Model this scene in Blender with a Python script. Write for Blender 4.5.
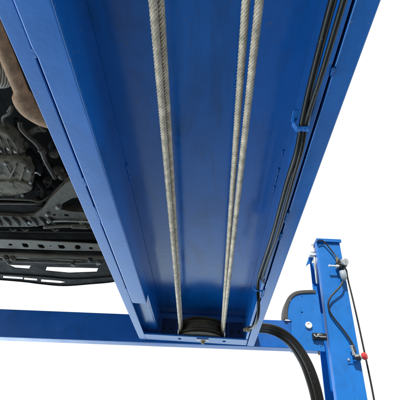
import bpy, bmesh, math, random
from mathutils import Vector, Matrix, noise
random.seed(7)
for o in list(bpy.data.objects): bpy.data.objects.remove(o)
S = bpy.context.scene
COL = S.collection
# ---------------------------------------------------------------- camera (eye at the origin, about 1.3 m above the shop floor)
F = 353.0                                   # focal length in pixels of the 400 px photograph
cY = Vector((3, -285, F)).normalized()
cZ = Vector((33, 437, F)); cZ = (cZ - cZ.dot(cY) * cY).normalized()
cX = -cZ.cross(cY)
if cX.x < 0: cX = -cX
M = Matrix((cX, cY, cZ))                    # camera frame (right, up, ahead) -> world
cam = bpy.data.cameras.new('camera'); co = bpy.data.objects.new('camera', cam); COL.objects.link(co)
cam.sensor_width = 36; cam.lens = F / 400 * 36; cam.clip_start = .01; cam.clip_end = 200
rt, up, ah = M @ Vector((1, 0, 0)), M @ Vector((0, 1, 0)), M @ Vector((0, 0, 1))
co.matrix_world = Matrix(((rt.x, up.x, -ah.x, 0), (rt.y, up.y, -ah.y, 0), (rt.z, up.z, -ah.z, 0), (0, 0, 0, 1)))
S.camera = co
# ---------------------------------------------------------------- light
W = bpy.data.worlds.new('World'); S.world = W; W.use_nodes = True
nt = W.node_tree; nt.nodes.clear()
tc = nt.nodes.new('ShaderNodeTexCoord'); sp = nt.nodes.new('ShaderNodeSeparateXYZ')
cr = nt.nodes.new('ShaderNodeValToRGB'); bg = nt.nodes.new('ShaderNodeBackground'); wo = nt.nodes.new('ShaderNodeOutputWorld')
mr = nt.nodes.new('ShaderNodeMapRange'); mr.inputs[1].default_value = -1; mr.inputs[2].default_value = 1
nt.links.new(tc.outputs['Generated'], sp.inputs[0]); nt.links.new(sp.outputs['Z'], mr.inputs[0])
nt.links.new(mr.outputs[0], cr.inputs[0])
# world below the horizon stands in for floor bounce; extra left brightness is added
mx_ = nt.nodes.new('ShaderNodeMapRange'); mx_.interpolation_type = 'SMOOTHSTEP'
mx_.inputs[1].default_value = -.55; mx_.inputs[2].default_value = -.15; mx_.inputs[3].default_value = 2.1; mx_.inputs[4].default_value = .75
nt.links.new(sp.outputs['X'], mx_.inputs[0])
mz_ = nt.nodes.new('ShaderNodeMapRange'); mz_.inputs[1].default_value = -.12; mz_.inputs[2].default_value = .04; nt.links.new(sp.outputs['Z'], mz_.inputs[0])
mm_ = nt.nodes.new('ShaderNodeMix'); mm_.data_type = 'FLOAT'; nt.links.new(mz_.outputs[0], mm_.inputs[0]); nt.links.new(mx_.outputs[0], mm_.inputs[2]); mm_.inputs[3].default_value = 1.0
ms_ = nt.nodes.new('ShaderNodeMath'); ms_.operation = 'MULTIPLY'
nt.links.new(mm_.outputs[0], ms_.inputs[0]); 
my_ = nt.nodes.new('ShaderNodeMapRange'); my_.interpolation_type = 'SMOOTHSTEP'      # unseen world behind the camera is dimmed to darken faces turned towards it
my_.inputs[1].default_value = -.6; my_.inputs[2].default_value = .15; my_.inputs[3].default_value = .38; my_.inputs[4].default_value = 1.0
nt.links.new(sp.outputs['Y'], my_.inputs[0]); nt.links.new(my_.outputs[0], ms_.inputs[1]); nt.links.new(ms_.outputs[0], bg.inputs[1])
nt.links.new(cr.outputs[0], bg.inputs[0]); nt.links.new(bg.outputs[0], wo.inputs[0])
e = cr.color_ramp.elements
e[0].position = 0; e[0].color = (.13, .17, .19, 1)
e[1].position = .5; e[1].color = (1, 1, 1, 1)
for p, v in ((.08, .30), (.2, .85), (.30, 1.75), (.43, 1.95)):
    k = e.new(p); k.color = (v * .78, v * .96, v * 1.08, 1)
sun = bpy.data.lights.new('sun', 'SUN'); sun.energy = 5.0; sun.angle = math.radians(1.5); sun.color = (1, .97, .92)
so = bpy.data.objects.new('sun', sun); COL.objects.link(so)
so.rotation_euler = Vector((.17, .60, -.72)).to_track_quat('-Z', 'Y').to_euler()
S.view_settings.view_transform = 'Standard'; S.view_settings.look = 'None'
S.view_settings.exposure = 0; S.view_settings.gamma = 1
S.render.engine = 'CYCLES'

# ---------------------------------------------------------------- picture position -> point on a real plane of the lift
def ray(px, py): return M @ Vector((px - 200, 200 - py, F))
def PZ(px, py, z): r = ray(px, py); return r * (z / r.z)
def PY(px, py, y): r = ray(px, py); return r * (y / r.y)
def PX(px, py, x): r = ray(px, py); return r * (x / r.x)

# ---------------------------------------------------------------- materials
def mat(name, col, rough=.4, metal=0, var=.12, vscale=9, bump=.15, bscale=160, spots=0, spotcol=(.5, .5, .5), spotscale=70,
        scratch=0, coat=0, rvar=.12, spec=.5, stretch=None, grime=0):
    m = bpy.data.materials.new(name); m.use_nodes = True
    n = m.node_tree; N = n.nodes; L = n.links; b = N['Principled BSDF']
    b.inputs['Metallic'].default_value = metal
    b.inputs['Specular IOR Level'].default_value = spec
    if coat: b.inputs['Coat Weight'].default_value = coat; b.inputs['Coat Roughness'].default_value = .12
    t = N.new('ShaderNodeTexCoord'); src = t.outputs['Object']
    if stretch:
        mp = N.new('ShaderNodeMapping'); mp.inputs['Scale'].default_value = stretch; L.new(src, mp.inputs[0]); src2 = mp.outputs[0]
    else: src2 = src
    n1 = N.new('ShaderNodeTexNoise'); n1.inputs['Scale'].default_value = vscale; n1.inputs['Detail'].default_value = 6; n1.inputs['Roughness'].default_value = .65
    L.new(src2, n1.inputs['Vector'])
    r1 = N.new('ShaderNodeMapRange'); r1.inputs[1].default_value = .3; r1.inputs[2].default_value = .7
    r1.inputs[3].default_value = 1 - var; r1.inputs[4].default_value = 1 + var; L.new(n1.outputs[0], r1.inputs[0])
    mx = N.new('ShaderNodeVectorMath'); mx.operation = 'SCALE'; mx.inputs[0].default_value = col; L.new(r1.outputs[0], mx.inputs['Scale'])
    out = mx.outputs[0]
    def blend(out, fac, c):
        m2 = N.new('ShaderNodeMix'); m2.data_type = 'RGBA'; L.new(fac, m2.inputs[0]); L.new(out, m2.inputs[6]); m2.inputs[7].default_value = (*c, 1)
        return m2.outputs[2]
    if spots:
        n2 = N.new('ShaderNodeTexNoise'); n2.inputs['Scale'].default_value = spotscale; n2.inputs['Detail'].default_value = 3; L.new(src, n2.inputs['Vector'])
        r2 = N.new('ShaderNodeMapRange'); r2.inputs[1].default_value = .70 - spots * .1; r2.inputs[2].default_value = .76 - spots * .1; r2.inputs[4].default_value = .75
        L.new(n2.outputs[0], r2.inputs[0]); out = blend(out, r2.outputs[0], spotcol)
    if scratch:
        mp = N.new('ShaderNodeMapping'); mp.inputs['Scale'].default_value = (260, 9, 90); mp.inputs['Rotation'].default_value = (0, 0, .35); L.new(src, mp.inputs[0])
        n3 = N.new('ShaderNodeTexNoise'); n3.inputs['Scale'].default_value = 1; n3.inputs['Detail'].default_value = 2; L.new(mp.outputs[0], n3.inputs['Vector'])
        r3 = N.new('ShaderNodeMapRange'); r3.inputs[1].default_value = .75 - scratch * .05; r3.inputs[2].default_value = .79 - scratch * .05; r3.inputs[4].default_value = .5
        L.new(n3.outputs[0], r3.inputs[0]); out = blend(out, r3.outputs[0], (.25, .33, .5))
    if grime:                                # greasy film in uneven patches and runs
        mp = N.new('ShaderNodeMapping'); mp.inputs['Scale'].default_value = (14, 3.5, 9); L.new(src, mp.inputs[0])
        n6 = N.new('ShaderNodeTexNoise'); n6.inputs['Scale'].default_value = 1; n6.inputs['Detail'].default_value = 8; n6.inputs['Roughness'].default_value = .7; n6.inputs['Distortion'].default_value = .6
        L.new(mp.outputs[0], n6.inputs['Vector'])
        r6 = N.new('ShaderNodeMapRange'); r6.inputs[1].default_value = .50; r6.inputs[2].default_value = .72; r6.inputs[4].default_value = grime; L.new(n6.outputs[0], r6.inputs[0])
        out = blend(out, r6.outputs[0], (.012, .035, .085))
    L.new(out, b.inputs['Base Color'])
    r4 = N.new('ShaderNodeMapRange'); r4.inputs[1].default_value = .3; r4.inputs[2].default_value = .7
    r4.inputs[3].default_value = max(.03, rough - rvar); r4.inputs[4].default_value = min(1, rough + rvar); L.new(n1.outputs[0], r4.inputs[0])
    L.new(r4.outputs[0], b.inputs['Roughness'])
    if bump:
        n5 = N.new('ShaderNodeTexNoise'); n5.inputs['Scale'].default_value = bscale; n5.inputs['Detail'].default_value = 3; L.new(src, n5.inputs['Vector'])
        bp = N.new('ShaderNodeBump'); bp.inputs['Strength'].default_value = bump; bp.inputs['Distance'].default_value = .002
        L.new(n5.outputs[0], bp.inputs['Height']); L.new(bp.outputs[0], b.inputs['Normal'])
    return m
BLUE = (.001, .124, .45)
M_deck = mat('blue_deck_paint', BLUE, .19, coat=.25, spec=.75, grime=.5, var=.16, vscale=5, bump=.12, bscale=70, rvar=.07, spots=.35, spotcol=(.06, .14, .36))
M_rail = mat('blue_rail_paint', BLUE, .27, coat=.28, spec=.75, grime=.35, var=.12, bump=.10, bscale=120, rvar=.07, spots=.3, spotcol=(.10, .18, .36), scratch=0)
M_post = mat('blue_post_paint', (.010, .165, .54), .36, spec=.45, grime=.3, var=.06, bump=.06, rvar=.06, spots=.2, spotcol=(.08, .2, .45))
M_beam = mat('blue_beam_paint', (.003, .115, .45), .30, spec=.7, grime=.3, var=.08, bump=.06, rvar=.06, spots=.3, spotcol=(.08, .16, .32))
M_weld = mat('painted_weld', BLUE, .25, var=.3, bump=.8, bscale=400, spots=.5, spotcol=(.3, .4, .6), spotscale=300)
M_rope = mat('galvanised_wire', (.62, .50, .37), .38, metal=.4, var=.45, vscale=60, bump=.5, bscale=900, spots=.5, spotcol=(.12, .10, .07), spotscale=120)
M_sheave = mat('greasy_steel', (.085, .070, .050), .5, metal=.2, spec=.3, var=.4, vscale=30, bump=.3, bscale=300)
M_dark = mat('dark_mounting_plate', (.006, .025, .10), .4, var=.2)
M_hose = mat('black_rubber', (.008, .0068, .0055), .27, spec=.32, var=.2, bump=.1, bscale=500, spots=.3, spotcol=(.09, .08, .06), spotscale=200)
M_cable = mat('black_cable', (.015, .015, .016), .4, var=.1, bump=0)
M_trim = mat('grey_rubber_trim', (.055, .055, .056), .55, var=.2, bump=.3, bscale=500)
M_zinc = mat('zinc_plated_steel', (.62, .62, .60), .3, metal=.7, var=.1, bump=.05)
M_brass = mat('brass', (.34, .26, .15), .4, metal=.8, var=.15)
M_white = mat('white_plastic', (.78, .78, .76), .35, var=.04, bump=0)
M_bowl = mat('milky_plastic', (.33, .38, .42), .15, var=.05, bump=0)
M_black = mat('black_plastic', (.014, .014, .014), .35, var=.15)
M_red = mat('red_plastic', (.55, .03, .025), .4, var=.1, bump=0)
M_hole = mat('shadowed_socket', (.006, .006, .008), .8, bump=0)
M_pan = mat('underseal', (.0035, .0035, .003), .8, spec=.2, var=.4, vscale=14, bump=.8, bscale=60)
M_cast = mat('dusty_cast_aluminium', (.15, .122, .085), .6, metal=.1, spec=.3, var=.5, vscale=24, bump=1, bscale=70, spots=1.3, spotcol=(.008, .008, .006), spotscale=34)
M_bolt = mat('dull_bolt', (.24, .23, .20), .45, metal=.4, var=.3, bump=.3)
M_cross = mat('dusty_crossmember_steel', (.15, .125, .09), .5, spec=.4, var=.35, vscale=14, bump=.4, bscale=110, spots=.5, spotcol=(.04, .036, .03), spotscale=45)
M_steel = mat('dusty_black_steel', (.068, .054, .037), .5, spec=.35, var=.5, vscale=16, bump=.6, bscale=90, spots=1, spotcol=(.02, .019, .016), spotscale=45)
M_under = mat('dull_black_plastic', (.005, .0043, .0035), .7, spec=.15, var=.3, vscale=20, bump=.4, bscale=80)
M_rust = mat('rusty_exhaust', (.38, .215, .115), .7, metal=.1, var=.45, vscale=45, bump=.7, bscale=260, spots=.9, spotcol=(.23, .135, .08), spotscale=150)
M_foil = mat('woven_heat_wrap', (.42, .38, .31), .55, metal=.2, var=.2, bump=.3)
M_body = mat('grey_car_paint', (.02, .02, .022), .4, bump=0)
def weave(m):                                # heat wrap: crossed bands
    N = m.node_tree.nodes; L = m.node_tree.links; b = N['Principled BSDF']
    t = N.new('ShaderNodeTexCoord'); w = N.new('ShaderNodeTexWave'); w.inputs['Scale'].default_value = 55; w.bands_direction = 'DIAGONAL'; w.inputs['Distortion'].default_value = 2
    L.new(t.outputs['Object'], w.inputs['Vector'])
    c = N.new('ShaderNodeValToRGB'); c.color_ramp.elements[0].color = (.10, .075, .05, 1); c.color_ramp.elements[1].color = (.55, .50, .42, 1)
    L.new(w.outputs[0], c.inputs[0]); L.new(c.outputs[0], b.inputs['Base Color'])
weave(M_foil)

# ---------------------------------------------------------------- builders
def thing(name, label, cat, loc, group=None):
    o = bpy.data.objects.new(name, None); COL.objects.link(o); o.empty_display_size = .05
    o.location = loc; o['label'] = label; o['category'] = cat
    if group: o['group'] = group
    return o
def obj(name, bm, m, parent=None, label=None, bevel=0, smooth=False, origin=None, sub=0, seg=2):
    o_loc = Vector(origin) if origin is not None else Vector((0, 0, 0))
    if parent is not None:
        q = parent
        while q is not None: o_loc = o_loc + Vector(q.location); q = q.parent
    bmesh.ops.recalc_face_normals(bm, faces=bm.faces)
    for v in bm.verts: v.co -= o_loc
    me = bpy.data.meshes.new(name); bm.to_mesh(me); bm.free(); me.materials.append(m)
    o = bpy.data.objects.new(name, me); COL.objects.link(o)
    if parent is not None: o.parent = parent
    else: o.location = o_loc
    if smooth:
        for p in me.polygons: p.use_smooth = True
    if bevel:
        b = o.modifiers.new('bevel', 'BEVEL'); b.width = bevel; b.segments = seg; b.limit_method = 'ANGLE'; b.angle_limit = math.radians(35); b.harden_normals = False
        for p in me.polygons: p.use_smooth = True
        wn = o.modifiers.new('wn', 'WEIGHTED_NORMAL'); wn.keep_sharp = False; wn.weight = 80
    if sub:
        s = o.modifiers.new('sub', 'SUBSURF'); s.levels = s.render_levels = sub
    if label: o['label'] = label
    return o
def tag(o, label, cat, group=None):
    o['label'] = label; o['category'] = cat
    if group: o['group'] = group
    return o
def box(bm, a, b):
    x0, y0, z0 = a; x1, y1, z1 = b
    v = [bm.verts.new(p) for p in ((x0, y0, z0), (x1, y0, z0), (x1, y1, z0), (x0, y1, z0), (x0, y0, z1), (x1, y0, z1), (x1, y1, z1), (x0, y1, z1))]
    for f in ((0, 3, 2, 1), (4, 5, 6, 7), (0, 1, 5, 4), (1, 2, 6, 5), (2, 3, 7, 6), (3, 0, 4, 7)): bm.faces.new([v[i] for i in f])
    return bm
def B(a, b): return box(bmesh.new(), a, b)
def slab(bm, outer, ext, holes=()):
    """flat outline (3-D points on one plane) with holes, thickened by vector ext"""
    t = bmesh.new(); edges = []
    for loop in [outer] + list(holes):
        vs = [t.verts.new(p) for p in loop]
        for i in range(len(vs)): edges.append(t.edges.new((vs[i], vs[(i + 1) % len(vs)])))
    bmesh.ops.triangle_fill(t, use_beauty=True, use_dissolve=False, edges=edges)
    r = bmesh.ops.extrude_face_region(t, geom=list(t.faces))
    bmesh.ops.translate(t, vec=ext, verts=[g for g in r['geom'] if isinstance(g, bmesh.types.BMVert)])
    bmesh.ops.dissolve_limit(t, angle_limit=.01, verts=t.verts, edges=t.edges)
    me = bpy.data.meshes.new('tmp'); t.to_mesh(me); t.free(); bm.from_mesh(me); bpy.data.meshes.remove(me)
    return bm
def smooth_path(pts, n=8, closed=False):
    P = [Vector(p) for p in pts]; out = []
    for i in range(len(P) - 1):
        p0 = P[i - 1] if i > 0 else P[i] * 2 - P[i + 1]; p1 = P[i]; p2 = P[i + 1]; p3 = P[i + 2] if i + 2 < len(P) else P[i + 1] * 2 - P[i]
        for k in range(n):
            t = k / n
            out.append(.5 * ((2 * p1) + (p2 - p0) * t + (2 * p0 - 5 * p1 + 4 * p2 - p3) * t * t + (3 * p1 - p0 - 3 * p2 + p3) * t ** 3))
    out.append(P[-1]); return out
def frames(path):
    T = [(path[min(i + 1, len(path) - 1)] - path[max(i - 1, 0)]).normalized() for i in range(len(path))]
    a = T[0].orthogonal().normalized(); R = []
    for t in T:
        a = (a - a.dot(t) * t).normalized(); R.append((t, a, t.cross(a)))
    return R
def tube(bm, path, r, seg=14, cap=True):
    R = frames(path); rings = []
    for i, p in enumerate(path):
        rr = r(i / (len(path) - 1)) if callable(r) else r
        rings.append([bm.verts.new(p + (R[i][1] * math.cos(2 * math.pi * k / seg) + R[i][2] * math.sin(2 * math.pi * k / seg)) * rr) for k in range(seg)])
    for i in range(len(rings) - 1):
        for k in range(seg): bm.faces.new((rings[i][k], rings[i][(k + 1) % seg], rings[i + 1][(k + 1) % seg], rings[i + 1][k]))
    if cap: bm.faces.new(rings[0][::-1]); bm.faces.new(rings[-1])
    return bm
def strand_rope(path, R, lay=.075, n=6):
    """path resampled evenly; n wires laid helically round it"""
    d = [0]
    for i in range(1, len(path)): d.append(d[-1] + (path[i] - path[i - 1]).length)
    L = d[-1]; step = lay / 12; m = int(L / step); P = []; j = 0
    for i in range(m + 1):
        s = L * i / m
        while j < len(d) - 2 and d[j + 1] < s: j += 1
        P.append(path[j].lerp(path[j + 1], (s - d[j]) / max(1e-9, d[j + 1] - d[j])))
    fr = frames(P); bm = bmesh.new(); rs = R * .37
    for w in range(n):
        sp = []
        for i, p in enumerate(P):
            a = 2 * math.pi * (w / n + i * L / m / lay)
            sp.append(p + (fr[i][1] * math.cos(a) + fr[i][2] * math.sin(a)) * (R - rs))
        tube(bm, sp, rs, 8)
    tube(bm, P[::4] + [P[-1]], R * .5, 8)
    return bm
def lathe(bm, prof, c, axis, seg=40):
    """profile [(radius, height)] turned about axis through c"""
    ax = Vector(axis).normalized(); u = ax.orthogonal().normalized(); w = ax.cross(u); rings = []
    for r, h in prof:
        rings.append([bm.verts.new(Vector(c) + ax * h + (u * math.cos(2 * math.pi * k / seg) + w * math.sin(2 * math.pi * k / seg)) * max(r, 1e-5)) for k in range(seg)])
    for i in range(len(rings) - 1):
        for k in range(seg): bm.faces.new((rings[i][k], rings[i][(k + 1) % seg], rings[i + 1][(k + 1) % seg], rings[i + 1][k]))
    bm.faces.new(rings[0][::-1]); bm.faces.new(rings[-1]); return bm
def circ(c, rx, ry, n=20, u=(1, 0, 0), v=(0, 1, 0)):
    c = Vector(c); u = Vector(u); v = Vector(v)
    return [c + u * rx * math.cos(2 * math.pi * k / n) + v * ry * math.sin(2 * math.pi * k / n) for k in range(n)]
def bead(bm, path, r):                        # a rough weld bead
    p = smooth_path(path, 10)
    return tube(bm, [q + Vector((random.uniform(-1, 1), random.uniform(-1, 1), random.uniform(-1, 1))) * r * .15 for q in p], lambda t: r * (.75 + .35 * math.sin(t * 47) * random.random() + .1), 8)

# ================================================================ THE RUNWAY
ZF, ZD = .490, .615                           # underside of the rails, underside of the deck
Y0, YE = -1.6, 1.545
run = thing('lift_runway', 'long blue steel runway seen from below, wire ropes and hoses running along its channel', 'lift runway', (-.05, 0, ZF))
obj('deck_plate', B((-.2318, Y0, ZD), (.1650, 1.6195, ZD + .006)), M_deck, run)
# outer flange + web on the car side, one folded rail with a second strip welded on
bm = bmesh.new()
box(bm, (-.311, Y0, ZF), (-.281, 1.628, ZF + .006))                 # narrow flange
box(bm, (-.311, Y0, ZF + .0062), (-.305, 1.6215, ZD + .004))         # outer wall
box(bm, (-.232, Y0, ZF + .001), (-.2262, 1.2, ZD - .0003))           # inner web
box(bm, (-.232, 1.2, ZF + .030), (-.2262, 1.6195, ZD - .0003))
obj('side_rail', bm, M_rail, run, bevel=.0022)
obj('track_strip', slab(bmesh.new(), [(-.2802, Y0, ZF - .004), (-.2802, .262, ZF - .004), (-.2795, .268, ZF - .004), (-.2772, .278, ZF - .004), (-.2768, .70, ZF - .004), (-.2780, .715, ZF - .004), (-.2772, .73, ZF - .004), (-.2772, 1.195, ZF - .004), (-.272, 1.203, ZF - .004), (-.2262, 1.203, ZF - .004), (-.2262, Y0, ZF - .004)], (0, 0, .008)), M_rail, run, 'wide inner strip of the car-side rail, cut off short of the end', bevel=.0036, seg=3)
bm = bmesh.new()
box(bm, (.1685, Y0, ZF), (.200, 1.628, ZF + .006))
box(bm, (.194, Y0, ZF + .0062), (.200, 1.616, ZD + .004))
box(bm, (.1552, Y0, ZF + .002), (.1652, 1.6195, ZD - .0003))
obj('side_rail', bm, M_rail, run, bevel=.0022)
# closing pieces above the slits
bm = bmesh.new(); box(bm, (-.304, Y0, ZF + .03), (-.233, 1.61, ZF + .034)); box(bm, (.1655, Y0, ZF + .03), (.1938, 1.61, ZF + .034))
obj('rail_stiffener', bm, M_rail, run)
# end bar, with two holes
hl = [circ((-.128, 1.580, ZF), .008, .010), circ((.066, 1.580, ZF), .008, .010)]
obj('end_bar', slab(bmesh.new(), [(-.2805, YE, ZF), (.1645, YE, ZF), (.1645, 1.616, ZF), (-.2805, 1.616, ZF)], (0, 0, .006), hl), M_rail, run, bevel=.002)
obj('end_wall', slab(bmesh.new(), [Vector((x, 1.6115, z)) for x, z in ((-.2261, ZF + .0065), (-.148, ZF + .0065), (-.148, .585), (.081, .585), (.081, ZF + .0065), (.1551, ZF + .0065), (.1551, ZD - .0001), (-.2261, ZD - .0001))], (0, .005, 0)), M_rail, run)
obj('mounting_plate', B((-.218, 1.604, ZF + .009), (-.152, 1.6105, ZD - .03)), M_dark, run)
obj('mounting_plate', B((.086, 1.604, ZF + .009), (.150, 1.6105, ZD - .03)), M_dark, run)
for x in (-.205, -.175, .10, .13):
    obj('plate_bolt', lathe(bmesh.new(), [(.006, 0), (.006, .005), (.004, .007)], (x, 1.603, .54), (0, -1, 0), 6), M_black, run)
for x in (-.1345, .0665):
    obj('guard_pin', lathe(bmesh.new(), [(.0035, 0), (.0035, .055)], (x, 1.552, ZF + .0065), (0, 0, 1), 12), M_zinc, run, smooth=True)
nut = lathe(bmesh.new(), [(.012, 0), (.012, .008), (.007, .0085), (.007, .015), (.0055, .016)], (-.026, 1.578, ZF - .0005), (0, 0, -1), 6)
pb = obj('anchor_plate', B((-.055, 1.558, ZF - .005), (-.002, 1.572, ZF - .0005)), M_zinc, run, bevel=.001)
obj('anchor_bolt', nut, M_brass, run)
# welds on the rails and in the deck corners
def weld(pts, r, nm='weld_bead'):
    bm = bmesh.new(); bead(bm, pts, r); obj(nm, bm, M_weld, run, smooth=True)
for (a, b) in (((37, 49), (42, 57)), ((85, 178), (88, 186)), ((95, 207), (101, 222)), ((127, 288), (131, 299))):
    A = PZ(*a, ZF - .001); Bq = PZ(*b, ZF - .001); A.x = Bq.x = -.2793
    weld([A, (A + Bq) / 2 + Vector((.001, 0, 0)), Bq], .0030)
for (a, b) in (((341, 68), (337, 76)), ((293, 213), (288, 223)), ((286, 234), (284, 240)), ((268, 290), (266, 298))):
    A = PZ(*a, ZF - .001); Bq = PZ(*b, ZF - .001); A.x = Bq.x = .167
    weld([A, (A + Bq) / 2, Bq], .0030)
for (a, b) in (((279, 168), (276, 182)), ((276, 186), (273, 192)), ((286, 150), (284, 155))):
    A = PZ(*a, ZD); Bq = PZ(*b, ZD); A.x = Bq.x = .1535; A.z = Bq.z = ZD - .0006
    weld([A, Bq], .0024)
for (a, b) in (((126, 164), (131, 182)),):
    A = PZ(*a, ZD); Bq = PZ(*b, ZD); A.x = Bq.x = -.2245; A.z = Bq.z = ZD - .0012
    weld([A, Bq], .0028)
weld([(-.226, 1.609, ZD - .002), (-.03, 1.609, ZD - .002), (.155, 1.609, ZD - .002)], .0025)

# ================================================================ HOSES IN THE RUNWAY
def side(px, py, off): return PX(px, py, .155 - off)
pa = [(346.5, -40), (333, 0), (312, 80), (303, 120), (297.5, 150), (288, 180), (274.2, 230), (266.8, 253), (259.6, 275), (258, 288), (258.6, 302), (257.8, 316), (254, 326), (248.5, 328.5)]
offs = [.013] * 6 + [.013, .013, .014, .014, .014, .014, .016, .022]
hA = [side(p[0], p[1], o) for p, o in zip(pa, offs)]
hA = [Vector((h.x, min(h.y, 1.535), h.z)) for h in hA]
hose1 = tag(obj('hydraulic_hose', tube(bmesh.new(), smooth_path(hA, 8), lambda t: .0060 - .0013 * t, 14), M_hose, smooth=True, origin=hA[0]), 'thicker black hose inside the runway, ending in a brass fitting by the end bar', 'hose', 'black hoses clipped inside the runway')
obj('hose_fitting', lathe(bmesh.new(), [(.0095, 0), (.0095, .014), (.006, .015), (.006, .024)], hA[-1] + Vector((.006, 0, 0)), (-1, .1, -.2), 6), M_brass, hose1)
pb_ = [(357, -40), (344, 0), (323, 70), (307, 120), (301.5, 150), (293, 180), (279, 230), (270.6, 253), (262.5, 276)]
hB = [side(p[0], p[1], .007) for p in pb_]
hB += [Vector((.153, hB[-1].y + .035, hB[-1].z + .002)), Vector((.160, hB[-1].y + .05, hB[-1].z + .003))]
tag(obj('hydraulic_hose', tube(bmesh.new(), smooth_path(hB, 8), lambda t: .0045 - .0009 * t, 12), M_hose, smooth=True, origin=hB[0]), 'thinner black hose inside the runway, lying closest to the right rail', 'hose', 'black hoses clipped inside the runway')
c1 = side(299.5, 124, .016)
bm = bmesh.new()
tube(bm, [c1 + Vector((-.009, -.002, .010)), c1 + Vector((-.0105, 0, -.001)), c1 + Vector((-.005, .001, -.0115)), c1 + Vector((.0145, 0, -.0125))], .0028, 8)
for v in bm.verts: v.co.y = c1.y + (v.co.y - c1.y) * 2.2
obj('hose_clip', bm, M_weld, run)
obj('clip_tab', slab(bmesh.new(), [c1 + Vector(p) for p in ((-.014, -.022, .008), (-.004, -.022, .008), (-.004, -.004, .004), (-.014, .001, .004))], (0, 0, .003)), M_rail, run, bevel=.0008)
c2 = side(258, 287.5, .014)
obj('hose_clip', tube(bmesh.new(), [c2 + Vector((-.012, 0, .004)), c2 + Vector((-.011, 0, -.007)), c2 + Vector((0, 0, -.012)), c2 + Vector((.014, 0, -.010))], .003, 8), M_weld, run)

# ================================================================ ROPES ROUND THE PULLEY
CX, CYc = -.034, 1.600
def rope(xl, xr, z, R, Rr, name_label):
    pts = [Vector((xl - .001, -.25, z)), Vector((xl, .21, z))]
    for k in range(1, 6):
        t = k / 6; pts.append(Vector((xl + (CX - Rr - xl) * t, .21 + (CYc - .21) * t, z - .002 * math.sin(math.pi * t))))
    for k in range(0, 25):
        a = math.pi - math.pi * k / 24; pts.append(Vector((CX + Rr * math.cos(a), CYc + Rr * math.sin(a), z)))
    for k in range(5, 0, -1):
        t = k / 6; pts.append(Vector((xr + (CX + Rr - xr) * t, .21 + (CYc - .21) * t, z - .002 * math.sin(math.pi * t))))
    pts += [Vector((xr, .21, z)), Vector((xr + .001, -.25, z))]
    o = obj('wire_rope', strand_rope(pts, R, .038), M_rope, smooth=True, origin=pts[0])
    return tag(o, name_label, 'wire rope', 'steel wire ropes under the runway')
rope(-.0985, .0500, .5235, .0067, .0945, 'outer steel wire rope round the pulley, its right run nearest the black hoses')
rope(-.0900, .0322, .5355, .0067, .0905, 'inner steel wire rope round the pulley, its runs nearest the runway centre')
pul = thing('rope_pulley', 'dark grooved rope pulley lying flat above the runway end bar between the two rope runs', 'pulley', (CX, CYc, .5))
for k in range(4):
    zz = .4985 + k * .0168
    pr_ = [(.020, .0)] + [(.0990, .0), (.1000, .0012), (.0990, .0024)] + [(.0945 - .0135 * math.sin(math.pi * t / 8) , .003 + .0110 * t / 8) for t in range(1, 8)] + [(.0990, .0144), (.1000, .0154), (.0990, .0163), (.020, .0163)]
    if k in (1, 2): pr_ = [(r_ if r_ > .1 else min(r_, .084), h) for r_, h in pr_]
    obj('sheave', lathe(bmesh.new(), pr_, (CX, CYc, zz), (0, 0, 1), 72), M_sheave, pul)
obj('axle', lathe(bmesh.new(), [(.018, 0), (.018, .078)], (CX, CYc, .4972), (0, 0, 1), 24), M_zinc, pul)

# ================================================================ CROSS BEAM
beam = thing('cross_beam', 'blue steel cross beam under the runway end with a rounded bracket plate at its right tip', 'beam', (-.4, 1.66, .466))
def by(x): return 1.6225 + (.3 - x) * .016    # the beam stands a hair out of square
def bz(x): return .482 - (.0145 if x < 0 else 0) * 0
xa, xb = -1.75, .392
dl = (xb - xa) * .0155
zb0, zb1 = .4925 - dl, .6135
front = [(xa, by(xa), zb0), (xb, by(xb), zb0 + dl), (xb, by(xb), zb1), (xa, by(xa), zb1 - .6 * dl)]
hole = [(-.165, by(-.165), .4980), (.098, by(.098), .4980), (.098, by(.098), .603), (-.165, by(-.165), .603)]
bm = bmesh.new(); slab(bm, [Vector(p) for p in front], (0, .006, 0), [[Vector(p) for p in hole]])
slab(bm, [Vector((xa, by(xa) + .0062, zb0)), Vector((xb, by(xb) + .0062, zb0 + dl)), Vector((xb, by(xb) + .055, zb0 + dl)), Vector((xa, by(xa) + .055, zb0))], (0, 0, .005))
slab(bm, [Vector((xa, by(xa) + .049, zb0 + .0052)), Vector((xb, by(xb) + .049, zb0 + dl + .0052)), Vector((xb, by(xb) + .049, zb1)), Vector((xa, by(xa) + .049, zb1 - .6 * dl))], (0, .006, 0))
slab(bm, [Vector((xa, by(xa) + .0062, zb1 - .6 * dl - .0055)), Vector((xb, by(xb) + .0062, zb1 - .0055)), Vector((xb, by(xb) + .0488, zb1 - .0055)), Vector((xa, by(xa) + .0488, zb1 - .6 * dl - .0055))], (0, 0, .005))
obj('beam_tube', bm, M_beam, beam, bevel=.0015)
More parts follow.
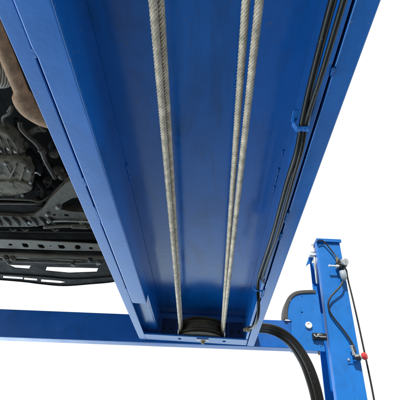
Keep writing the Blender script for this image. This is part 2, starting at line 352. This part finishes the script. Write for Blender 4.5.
# bracket plate with rounded corner (a rope guard box)
YB = 1.612
px_out = [(287.2, 319), (287.6, 309), (289.6, 301.5), (294.5, 296), (301, 293.8), (318, 293.2), (321, 315), (325.2, 351.5), (308, 350.3), (291.0, 348.5), (291.5, 320)]
out = [PY(x, y, YB) for x, y in px_out]
hs = [circ(PY(302, 297, YB), .0030, .0030, 12, v=(0, 0, 1)), circ(PY(302, 312.3, YB), .0036, .0036, 12, v=(0, 0, 1)), circ(PY(321, 346.6, YB), .0028, .0028, 12, v=(0, 0, 1))]
obj('bracket_plate', slab(bmesh.new(), out, (0, .005, 0), hs), M_post, beam, bevel=.0012)
bx = [(293, 319), (293, 309), (295.5, 302.5), (299, 299.4), (303, 298), (316, 297.5), (323, 349), (294, 347.5)]
obj('bracket_box', slab(bmesh.new(), [PY(x, y, YB + .030) for x, y in bx], (0, .075, 0)), M_post, beam)
for hpt in ((302, 297), (302, 312.3), (321, 346.6)):
    pass
tr = smooth_path([PY(x, y, YB) for x, y in ((286.2, 319.5), (286.4, 309), (288.7, 300.5), (293.8, 294.8), (301, 292.6), (315.5, 292))], 8)
fr = frames(tr); bm = bmesh.new(); rows = []
for i, p in enumerate(tr):
    n = fr[i][0].cross(Vector((0, 1, 0))).normalized()
    if n.dot(p - PY(305, 320, YB)) < 0: n = -n
    rows.append([bm.verts.new(p + n * a + Vector((0, b, 0))) for a, b in ((-.006, -.006), (.0085, -.006), (.0105, .0), (.0105, .075), (.0045, .075), (.0045, .002), (-.006, -.001))])
for i in range(len(rows) - 1):
    for k in range(7): bm.faces.new((rows[i][k], rows[i][(k + 1) % 7], rows[i + 1][(k + 1) % 7], rows[i + 1][k]))
bm.faces.new(rows[0]); bm.faces.new(rows[-1][::-1])
obj('rubber_edging', bm, M_trim, beam, bevel=.001)
obj('white_cap', lathe(bmesh.new(), [(.0150, 0), (.0155, .002), (.0155, .007), (.0140, .0088), (.0070, .0092), (.0065, .0082), (.0001, .0082)], PY(308.5, 325.6, YB), (0, -1, 0), 32), M_white, beam, smooth=True)
lc = PY(319.5, 336.6, YB - .012)
lt = obj('latch', box(bmesh.new(), tuple(lc + Vector((-.030, -.004, -.014))), tuple(lc + Vector((.032, .0118, .015)))), M_black, beam, bevel=.003)
bm = bmesh.new()
tube(bm, smooth_path([lc + Vector(p) for p in ((-.026, -.009, .006), (-.018, -.010, -.004), (-.008, -.009, -.001), (.004, -.010, -.004), (.026, -.009, -.003))], 5), .0028, 8)
tube(bm, smooth_path([lc + Vector(p) for p in ((-.012, -.008, .004), (-.002, -.010, .007), (.010, -.008, .004))], 5), .002, 8)
obj('latch_spring', bm, M_zinc, lt, smooth=True)
obj('grease_nipple', lathe(bmesh.new(), [(.007, 0), (.007, .006), (.004, .007), (.004, .014), (.0055, .016), (.003, .02)], PY(318.4, 350.2, YB + .012), (0, 0, -1), 10), M_brass, beam)

# ================================================================ POST
post = thing('lift_post', 'tall bright blue channel section post with a flat cap at the right of the beam', 'post', (.6, 1.68, -1.3))
tl = .0365
def PT(x, y, z): return Vector((x + (z - .3) * tl, y, z))
YP = 1.62
xl, xr = .5265, .6495
zt = 1.058
def prism(bm, x0, x1, y0, y1, z0, z1):
    vs = [bm.verts.new(PT(x, y, z)) for z in (z0, z1) for x, y in ((x0, y0), (x1, y0), (x1, y1), (x0, y1))]
    for f in ((0, 3, 2, 1), (4, 5, 6, 7), (0, 1, 5, 4), (1, 2, 6, 5), (2, 3, 7, 6), (3, 0, 4, 7)): bm.faces.new([vs[i] for i in f])
    return bm
bm = bmesh.new(); prism(bm, xl, xr, YP, YP + .007, -1.3, zt); prism(bm, xl, xl + .006, YP + .0072, YP + .042, -1.3, zt)
obj('front_flange', bm, M_post, post, bevel=.0025)
bm = bmesh.new(); prism(bm, xl - .003, xr, YP + .152, YP + .158, -1.3, zt - .05)
obj('rear_flange', bm, M_post, post, bevel=.002)
bm = bmesh.new(); prism(bm, xr - .006, xr, YP + .0072, YP + .1518, -1.3, zt)
obj('post_web', bm, M_post, post, bevel=.002)
bm = bmesh.new(); prism(bm, xl - .002, xr + .006, YP - .012, YP + .075, zt + .0005, zt + .008); prism(bm, xl - .002, xr + .006, YP - .012, YP - .006, zt - .011, zt + .0003)
obj('post_cap', bm, M_post, post, bevel=.0015)
bm = bmesh.new(); prism(bm, xl - .020, xl + .004, YP + .075, YP + .155, zt - .055, zt - .048)
h = PT(xl - .02, YP + .08, zt - .05)
slab(bm, [h + Vector(p) for p in ((-.004, 0, .012), (.016, 0, .016), (.010, 0, -.030), (-.030, 0, -.062), (-.012, 0, -.020))], (0, .006, 0))
obj('rod_bracket', bm, M_post, post, bevel=.001)
bm = bmesh.new(); tube(bm, [PT(xl - .004, YP + .058, zt + .012), PT(xl - .003, YP + .058, zt - .22)], .0075, 12)
obj('threaded_rod', bm, M_zinc, post, smooth=True)
obj('rod_nut', lathe(bmesh.new(), [(.016, 0), (.018, .006), (.018, .020), (.012, .024), (.009, .040)], PT(xl - .010, YP + .058, zt - .045), (0, 0, 1), 6), M_white, post)
obj('rod_washer', B(tuple(PT(xl - .030, YP + .044, zt - .064)), tuple(PT(xl + .012, YP + .072, zt - .052))), M_white, post, bevel=.002)

# ================================================================ AIR UNIT ON THE POST
YA = YP - .03
a0 = PY(341.5, 264.5, YA)
reg = thing('air_filter_regulator', 'small air filter regulator with round gauge and clear bowl near the post top', 'air regulator', a0)
obj('regulator_body', lathe(bmesh.new(), [(.012, -.026), (.019, -.02), (.021, -.004), (.018, .003), (.021, .010), (.019, .020), (.010, .026)], a0, (0, 0, 1), 16), M_black, reg)
obj('port_block', B(tuple(a0 + Vector((-.028, -.010, -.008))), tuple(a0 + Vector((.026, .014, .008)))), M_black, reg, bevel=.002)
g0 = PY(344.6, 261.8, YA - .03)
gg = obj('gauge', lathe(bmesh.new(), [(.0155, -.012), (.0178, -.008), (.0178, .006), (.0155, .009)], g0, Vector((.12, -1, -.5)), 32), M_zinc, reg, bevel=.0008)
ax = Vector((.12, -1, -.5)).normalized()
obj('dial', lathe(bmesh.new(), [(.0145, 0), (.0145, .0005)], g0 + ax * .0092, ax, 32), M_white, gg)
obj('needle', B(tuple(g0 + ax * .0105 + Vector((-.0012, -.001, -.002))), tuple(g0 + ax * .0105 + Vector((.0012, 0, .012)))), M_black, gg)
obj('outlet', lathe(bmesh.new(), [(.007, 0), (.007, .020), (.0045, .021), (.0045, .052), (.006, .053), (.006, .057)], PY(335.5, 266.0, YA - .004) + Vector((.024, 0, 0)), (-1, 0, 0), 12), M_white, reg)
obj('brass_elbow', lathe(bmesh.new(), [(.008, 0), (.008, .012), (.0055, .013), (.0055, .026)], PY(338.6, 262.5, YA), (-.3, 0, 1), 10), M_brass, reg)
b0 = PY(342.6, 271.5, YA)
obj('bowl', lathe(bmesh.new(), [(.013, .002), (.016, 0), (.016, -.026), (.013, -.040), (.007, -.047), (.004, -.050)], b0, (0, 0, 1), 24), M_bowl, reg, smooth=True)
obj('mount_bracket', B(tuple(a0 + Vector((-.022, .015, -.014))), tuple(a0 + Vector((-.002, .0285, .014)))), M_zinc, reg, bevel=.001)
v0 = PY(357.5, 357.5, YP - .022)
val = thing('air_valve', 'small air valve with a red knob at the right edge of the post', 'valve', v0)
obj('valve_body', lathe(bmesh.new(), [(.010, -.012), (.014, -.010), (.014, .010), (.009, .013)], v0, (.9, -.3, .1), 8), M_black, val)
obj('valve_neck', lathe(bmesh.new(), [(.008, 0), (.008, .010), (.011, .011), (.011, .016)], v0 + Vector((.008, -.004, 0)), (.9, -.5, .05), 12), M_zinc, val)
obj('knob', lathe(bmesh.new(), [(.011, 0), (.0145, .003), (.0145, .014), (.011, .018)], v0 + Vector((.018, -.010, .002)), (.7, -.7, .05), 12), M_red, val, bevel=.001)
obj('hose_tail', lathe(bmesh.new(), [(.007, 0), (.007, .012), (.0055, .013), (.0055, .034), (.0075, .035), (.0075, .040)], v0 + Vector((-.012, 0, .008)), (-.12, 0, 1), 10), M_zinc, val)
bm = bmesh.new(); k0 = PY(351, 360.5, YP - .004)
slab(bm, [k0 + Vector(p) for p in ((-.016, 0, -.014), (.018, 0, -.012), (.022, 0, .012), (-.002, 0, .014), (-.016, 0, .010))], (0, .0038, 0))
box(bm, tuple(k0 + Vector((.006, -.022, -.006))), tuple(k0 + Vector((.022, -.0005, -.002))))
obj('valve_bracket', bm, M_post, val, bevel=.001)
obj('bracket_screw', lathe(bmesh.new(), [(.0055, 0), (.0055, .004), (.003, .006)], k0 + Vector((-.010, -.0003, .002)), (0, -1, 0), 10), M_zinc, val)

def line(name, pts, r, m, label, cat, group=None, n=10):
    p = smooth_path(pts, n)
    return tag(obj(name, tube(bmesh.new(), p, r, 12), m, smooth=True, origin=p[0]), label, cat, group)
G = 'thin air lines on the post'
line('air_hose', [PY(x, y, YP - d) for x, y, d in ((317, 243, -.03), (317.6, 240.9, .018), (320, 240.2, .02), (323.5, 241.3, .018), (328.5, 246.8, .016), (333.5, 253, .016), (337.6, 258.2, .024), (338.6, 260.6, .03))], .0036, M_cable, 'thin black air line dropping from the post cap to the regulator', 'air line', G)
line('air_hose', [PY(x, y, YP - d) for x, y, d in ((342.8, 281, .03), (341.0, 285.5, .03), (336, 291, .026), (331, 296.5, .022), (328.4, 303, .018), (329.4, 310.5, .014), (334.2, 318.5, .012), (341, 327, .012), (348, 336.5, .013), (353.3, 345.5, .016), (355.6, 352.5, .020))], .0043, M_cable, 'curved black air line swinging between the regulator bowl and the red-knobbed valve', 'air line', G)
line('air_hose', [PY(x, y, YP - d) for x, y, d in ((343.5, 267, .012), (346.2, 270, .010), (347.0, 274, .004), (348.3, 281, 0), (352.5, 298, 0), (358, 322, 0), (364, 350, 0), (369.5, 376, 0), (374.5, 402, 0), (383, 450, 0))], .0038, M_cable, 'straight thin black cable hanging down past the right side of the post', 'cable', G)
# three fat hoses leaving the runway
for i, (dx, dz, dy, lab) in enumerate(((0, 0, 0, 'fat black hose curving down from the runway end, topmost and outermost of three'), (-.011, -.0150, .002, 'fat black hose curving down from the runway end, middle of three'), (-.021, -.030, .014, 'fat black hose curving down from the runway end, innermost and lowest of three'))):
    base = [(252, 324.5, 1.44), (262, 325.0, 1.47), (272, 326.5, 1.50), (283, 331, 1.52), (295, 341, 1.525), (306, 356.5, 1.525), (314, 374, 1.525), (320.5, 397, 1.525), (324, 425, 1.525), (325, 480, 1.525)]
    pts = []
    for k, (x, y, yy) in enumerate(base):
        t = min(1, max(0, (k - 1) / 5)); t2 = 1 - t
        pts.append(PY(x, y, yy) + Vector((dx * (.15 + .95 * t), dy + .006 * t2, dz * (1 - .62 * t) * (.52 + .48 * t))))
    line('fat_hose', pts, .0108, M_hose, lab, 'hose', 'fat hoses leaving the runway')

# ================================================================ THE CAR ABOVE (front end, seen from below)
car = thing('raised_car', 'dark underside of a car standing on the lift, left of the blue runway', 'car', (-.85, .8, .78))
def plate(name, px, z, th, m, holes=(), bevel=.002, label=None, parent=None, seg=2):
    return obj(name, slab(bmesh.new(), [PZ(x, y, z) for x, y in px], (0, 0, th), [[PZ(x, y, z) for x, y in h] for h in holes]), m, parent or car, label, bevel=bevel, seg=seg)
def cpipe(name, pts, r, m, parent=None, seg=14, n=8):
    return obj(name, tube(bmesh.new(), smooth_path([PZ(x, y, z) for x, y, z in pts], n), r, seg), m, parent or car, smooth=True)
def hring(cx, cy, rx, ry, n=14, a=0):
    return [(cx + rx * math.cos(t) * math.cos(a) - ry * math.sin(t) * math.sin(a), cy + rx * math.cos(t) * math.sin(a) + ry * math.sin(t) * math.cos(a)) for t in [2 * math.pi * k / n for k in range(n)]]
# body shell above: floor, bonnet and front corners (the part of the car over the lift's end)
sec = [(-2.2, .98, 1.75), (-.3, .98, 1.75), (.55, .98, 1.7), (1.2, .98, 1.42), (1.5, 1.02, 1.34), (1.72, 1.14, 1.26)]
bm = bmesh.new(); rings = []
for y, z0, z1 in sec:
    w = .88 if y < 1.3 else .88 - (y - 1.3) * .35; wt = w * (.72 if z1 > 1.6 else .86)
    ring = [(-.85 - w, z0), (-.85 + w, z0), (-.85 + w + .02, z0 + (z1 - z0) * .45), (-.85 + wt, z1 - .03), (-.85 + wt * .6, z1), (-.85 - wt * .6, z1), (-.85 - wt, z1 - .03), (-.85 - w - .02, z0 + (z1 - z0) * .45)]
    rings.append([bm.verts.new((x, y, z)) for x, z in ring])
for i in range(len(rings) - 1):
    for k in range(8): bm.faces.new((rings[i][k], rings[i][(k + 1) % 8], rings[i + 1][(k + 1) % 8], rings[i + 1][k]))
bm.faces.new(rings[0]); bm.faces.new(rings[-1][::-1])
obj('body_shell', bm, M_body, car, bevel=.02)
# floor pan with ribs
bm = bmesh.new(); box(bm, (-1.68, -2.1, .955), (-.06, 1.58, .968))
for k in range(26):
    x = -1.5 + random.random() * 1.2; y = -.2 + random.random() * 1.35; w, l, hh = random.uniform(.03, .12), random.uniform(.03, .14), random.uniform(.01, .05)
    box(bm, (x, y, .956 - hh), (x + w, y + l, .9545))
obj('floor_pan', bm, M_pan, car, bevel=.006)
# exhaust
obj('exhaust_pipe', tube(bmesh.new(), smooth_path([PZ(x, y, z) for x, y, z in ((-30, -30, .85), (-16, 3, .83), (-1, 38, .81), (12, 69, .795), (21, 91, .79), (25.5, 104, .785), (36, 113, .785), (52, 120.5, .79), (80, 128, .80))], 10), lambda t: .0190 + .0085 * min(1, max(0, (t - .50) / .05)) - .003 * min(1, max(0, (t - .80) / .1)), 28), M_rust, car, smooth=True)
bm = bmesh.new(); tube(bm, smooth_path([PZ(x, y, z) for x, y, z in ((-24, 48, .90), (-10, 66, .88), (2, 76, .87), (8, 84, .87))], 8), lambda t: .042 * (1 - .5 * max(0, t - .8) / .2), 24)
obj('heat_wrap', bm, M_foil, car, smooth=True)
# gearbox and engine castings
eng = plate('gearbox', [(-22, 128), (-2, 130), (8, 134), (16, 143), (22, 151), (25, 155), (14, 155), (4, 156), (-22, 158)], .84, .05, M_cast, bevel=.008, seg=3)
for k in range(5):
    cpipe('casting_rib', [(-14 + k * 7, 133 + k * 2.2, .838), (-11 + k * 7, 143 + k * 1.5, .834), (-6 + k * 6, 154.5, .838)], .0022, M_cast)
for x, y in ((1, 150), (9, 148), (16, 151), (-3, 137)):
    obj('housing_bolt', lathe(bmesh.new(), [(.007, 0), (.007, .006), (.005, .008)], PZ(x, y, .838), (0, 0, -1), 6), M_bolt, car)
pan = plate('oil_pan', [(-25, 161), (2, 160), (18, 160.5), (27, 164), (33, 172), (32.5, 184), (27, 194), (14, 197), (-25, 198)], .815, .07, M_cast, bevel=.010, seg=3)
cvr = bmesh.new(); c0 = PZ(12, 188.5, .805)
lathe(cvr, [(.078, .012), (.080, .004), (.074, 0), (.02, -.004), (.001, -.004)], (0, 0, 0), (0, 0, 1), 40)
for v in cvr.verts:
    x, y = v.co.x, v.co.y; v.co.x = x * 1.0; v.co.y = y * .46 - x * .14; v.co += c0
obj('round_cover', cvr, M_cast, pan, smooth=False, bevel=.002)
for a, b in (((4, 161.5), (13, 177)), ((17, 164), (10, 178)), ((25, 168), (20, 180)), ((-4, 163), (-2, 176))):
    cpipe('pan_rib', [(*a, .812), ((a[0] + b[0]) / 2, (a[1] + b[1]) / 2, .808), (*b, .813)], .0032, M_cast, n=4)
for x, y in ((29, 170), (31, 182), (23, 194.5), (6, 163)):
    obj('pan_bolt', lathe(bmesh.new(), [(.0065, 0), (.0065, .006), (.004, .008)], PZ(x, y, .812), (0, 0, -1), 6), M_bolt, car)
# rods, pipes and brackets
cpipe('stabiliser_rod', [(20, 122, .86), (21, 128, .85), (27, 135, .84), (35, 142, .83), (41, 149.5, .82), (45, 160, .82), (51, 171, .82), (55, 178, .83)], .0075, M_steel)
obj('rod_clamp', lathe(bmesh.new(), [(.011, -.005), (.012, 0), (.011, .005)], PZ(41.3, 149.8, .82), (PZ(45, 160, .82) - PZ(38, 146, .82)), 12), M_steel, car)
cpipe('brake_pipe', [(8, 112, .88), (12, 106, .87), (10, 113, .86), (3, 118, .86), (6, 127, .86), (14, 134, .87)], .005, M_steel)
cpipe('coolant_hose', [(28, 150, .87), (33, 158, .86), (38, 163, .85), (39, 171, .85), (33, 176, .86)], .014, M_under)
cpipe('coolant_hose', [(35, 178, .84), (39, 183, .83), (44, 190, .83), (42, 200, .84)], .011, M_under)
cpipe('fuel_line', [(-10, 198.5, .80), (10, 199.0, .80), (30, 200, .80), (41, 201.5, .80), (50, 196, .82)], .0042, M_steel)
cpipe('fuel_line', [(-10, 203.4, .80), (12, 203.6, .80), (38, 203.8, .80), (46, 203, .82)], .0050, M_steel)
for (x, y, z, rx) in ((32, 173.5, .83, .010), (43, 153, .86, .012), (58, 172, .86, .022), (53, 155, .88, .018), (36, 200, .82, .008), (20, 205, .82, .009), (62, 178, .85, .016)):
    obj('fixing', lathe(bmesh.new(), [(rx * .7, .02), (rx, .008), (rx, 0), (rx * .6, -.006), (rx * .3, -.008)], PZ(x, y, z), (random.uniform(-.4, .4), random.uniform(-.4, .4), 1), 12), M_steel, car)
cpipe('spring_clip', [(35, 172.5, .815), (38, 173, .812), (40.5, 175, .815)], .0035, M_bolt)
rnd = random.Random(31)
for k in range(16):
    x, y = rnd.uniform(-6, 62), rnd.uniform(118, 206); z = rnd.uniform(.87, .92); a = rnd.uniform(0, 6.28); l = rnd.uniform(5, 15)
    mid = (x + l * .5 * math.cos(a) + rnd.uniform(-4, 4), y + l * .5 * math.sin(a) + rnd.uniform(-4, 4))
    cpipe('loom', [(x, y, z), (*mid, z - rnd.uniform(0, .02)), (x + l * math.cos(a), y + l * math.sin(a), z)], rnd.uniform(.004, .011), rnd.choice((M_steel, M_under, M_under, M_steel)), seg=10, n=6)
for k in range(16):
    x, y = rnd.uniform(-4, 66), rnd.uniform(120, 205); w = rnd.uniform(2, 6); h_ = rnd.uniform(1.5, 5); a = rnd.uniform(-.5, .5)
    q = [(-w, -h_), (-w * .3, -h_ * 1.2), (w, -h_ * .6), (w * .8, h_ * .5), (w * .1, h_), (-w * .9, h_ * .7)]
    plate('bracket', [(x + u * math.cos(a) - v * math.sin(a), y + u * math.sin(a) + v * math.cos(a)) for u, v in q], rnd.uniform(.87, .91), rnd.uniform(.006, .02), rnd.choice((M_steel, M_under, M_steel)), [hring(x, y, .7, .7, 8)], bevel=.002)
# splash shield and subframe with its arm
plate('splash_shield', [(-25, 204.8), (30, 205.2), (43, 206.5), (40, 214), (30, 217.5), (-25, 216.5)], .80, .03, M_under, bevel=.006)
sub = plate('subframe', [(-25, 214.6), (5, 215.8), (20, 217), (33, 216), (43, 209), (50, 199), (57, 192), (65, 184), (76, 178), (90, 176), (105, 190), (84, 196.5), (72, 198.5), (62, 204), (61, 209.5), (70, 211.5), (94, 213), (100, 222.5), (80, 220.6), (52, 220.8), (46, 225.2), (30, 227), (-25, 227)],
            .785, .035, M_steel, holes=[hring(54.5, 215, 1.7, .8, 10), [(64, 214.3), (68.5, 214.6), (69, 216.6), (65, 216.2)]], bevel=.005, seg=3)
for k in range(7):
    x = -6 + k * 9
    cpipe('pressed_rib', [(x, 217.5, .784), (x + 4, 221, .780), (x + 7, 225.5, .784)], .006, M_steel, parent=sub, n=5)
for x, y in ((47.5, 214), (49, 221), (58, 207), (30, 222)):
    obj('subframe_bolt', lathe(bmesh.new(), [(.009, 0), (.009, .006), (.006, .009)], PZ(x, y, .783), (0, 0, -1), 6), M_bolt, car)
cpipe('tie_bar', [(44, 227.2, .77), (60, 226.2, .77), (74, 226.0, .77), (90, 226.8, .77), (110, 228, .775)], .0068, M_steel)
cpipe('tie_bar_sleeve', [(72, 226.0, .769), (80, 226.3, .769), (88, 226.8, .769)], .0095, M_steel)
cpipe('tie_rod', [(48, 221.4, .78), (66, 221.0, .78), (80, 221.6, .78), (100, 222, .78)], .0045, M_bolt)
obj('ball_joint', lathe(bmesh.new(), [(.010, .02), (.020, .010), (.021, 0), (.012, -.012), (.004, -.016)], PZ(83.5, 222.5, .785), (.2, .1, 1), 20), M_steel, car, smooth=True)
plate('undertray', [(-30, 228), (110, 230), (112, 240), (-30, 239)], .84, .02, M_under, bevel=.004)
cpipe('undertray_edge', [(-20, 229.6, .80), (20, 230.8, .80), (60, 231.4, .80), (108, 232, .80)], .006, M_under)
for x0 in (10, 22, 52): cpipe('wire_clip', [(x0, 228.5, .80), (x0 + 3, 230.5, .797), (x0 + 7, 229.5, .80)], .004, M_steel)
# punched cross member
hl = [hring(10.5, 244.8, 2.1, 1.1, 12, .1), [(22, 243.4), (27, 243.8), (29, 246.6), (28, 247.6), (24, 247.4), (22.2, 245.4)], [(37, 244.4), (42.5, 244.8), (45.2, 247.6), (43.6, 248.6), (39.4, 248.0)], hring(50.6, 246, .7, .6, 8),
      [(57.5, 245), (63.5, 245.4), (65.4, 248), (64, 249), (59.6, 248.6)], hring(77.8, 247.4, 3.0, 2.3, 14, .2), hring(91, 248.4, 2.2, 1.2, 12, .1), hring(-6, 244, 2, 1, 10)]
plate('cross_member', [(-30, 238.6), (30, 240.4), (105, 244.5), (112, 251.5), (60, 250.4), (20, 249), (-30, 247.4)], .80, .005, M_cross, hl, bevel=.003)
plate('radiator_support', [(-30, 249), (110, 252), (114, 258), (-30, 256.5)], .835, .10, M_under, bevel=.004)
cpipe('front_bar', [(-25, 254.2, .80), (20, 255.4, .80), (60, 257.2, .80), (100, 258.4, .80), (112, 258.6, .805)], .0150, M_cross)
cpipe('front_bar_rail', [(-25, 259.6, .79), (20, 260.6, .79), (60, 261.8, .79), (104, 262.2, .79)], .0085, M_steel)
cpipe('latch_cable', [(28, 258.6, .775), (45, 259.4, .772), (60, 259.2, .772), (76, 259.8, .773), (90, 261, .776), (108, 261, .78)], .0028, M_cable)
obj('bar_bolt', lathe(bmesh.new(), [(.007, 0), (.007, .02), (.012, .022), (.012, .03)], PZ(74.5, 260, .79), (0, 0, -1), 8), M_steel, car)
obj('bar_bolt', lathe(bmesh.new(), [(.008, 0), (.008, .014), (.011, .016), (.011, .02)], PZ(98, 260.6, .785), (.3, 0, -1), 8), M_bolt, car)
obj('bar_bolt', lathe(bmesh.new(), [(.010, 0), (.012, .01), (.008, .02)], PZ(90, 258.6, .785), (.3, 0, -1), 8), M_black, car)
for x, y in ((6, 257.5), (13, 258), (10, 262)):
    obj('tow_lug', lathe(bmesh.new(), [(.012, .01), (.015, 0), (.010, -.012), (.005, -.014)], PZ(x, y, .785), (.4, .2, 1), 10), M_steel, car)
# bumper with its open slots
up1 = [(46.8, 267.0), (98.2, 268.3), (96.6, 272.0), (69, 273.0), (45.6, 270.8)]
up0 = [(8, 265.0), (30.6, 265.7), (28.8, 269.0), (15, 267.9)]
lo = [[(3, 276), (22.6, 277.4), (22.6, 279.5), (3, 278.3)], [(24, 277.7), (37, 278.9), (37, 281), (24, 280)], [(41, 279.4), (60, 281), (66.5, 282.4), (60, 283.4), (41, 282)]]
bump = plate('bumper', [(-32, 257.5), (20, 259), (60, 260.5), (106, 261.5), (118, 260), (126, 276), (114, 281.4), (90, 283.8), (64, 285.6), (40, 283.6), (20, 281.2), (-32, 277)], .80, .003, M_under, [up1, up0] + lo, bevel=.0008)
cpipe('bumper_edge', [(-32, 276.9, .80), (20, 281.0, .80), (40, 283.4, .80), (64, 285.4, .80), (90, 283.6, .80), (114, 281.2, .80), (126, 276, .80)], .0045, M_under, parent=bump, n=4)
cpipe('bumper_rib', [(-32, 271.5, .80), (20, 274.5, .80), (46, 276.4, .80), (70, 278.6, .80), (90, 278.0, .80), (120, 275.6, .80)], .006, M_under, parent=bump, n=4)
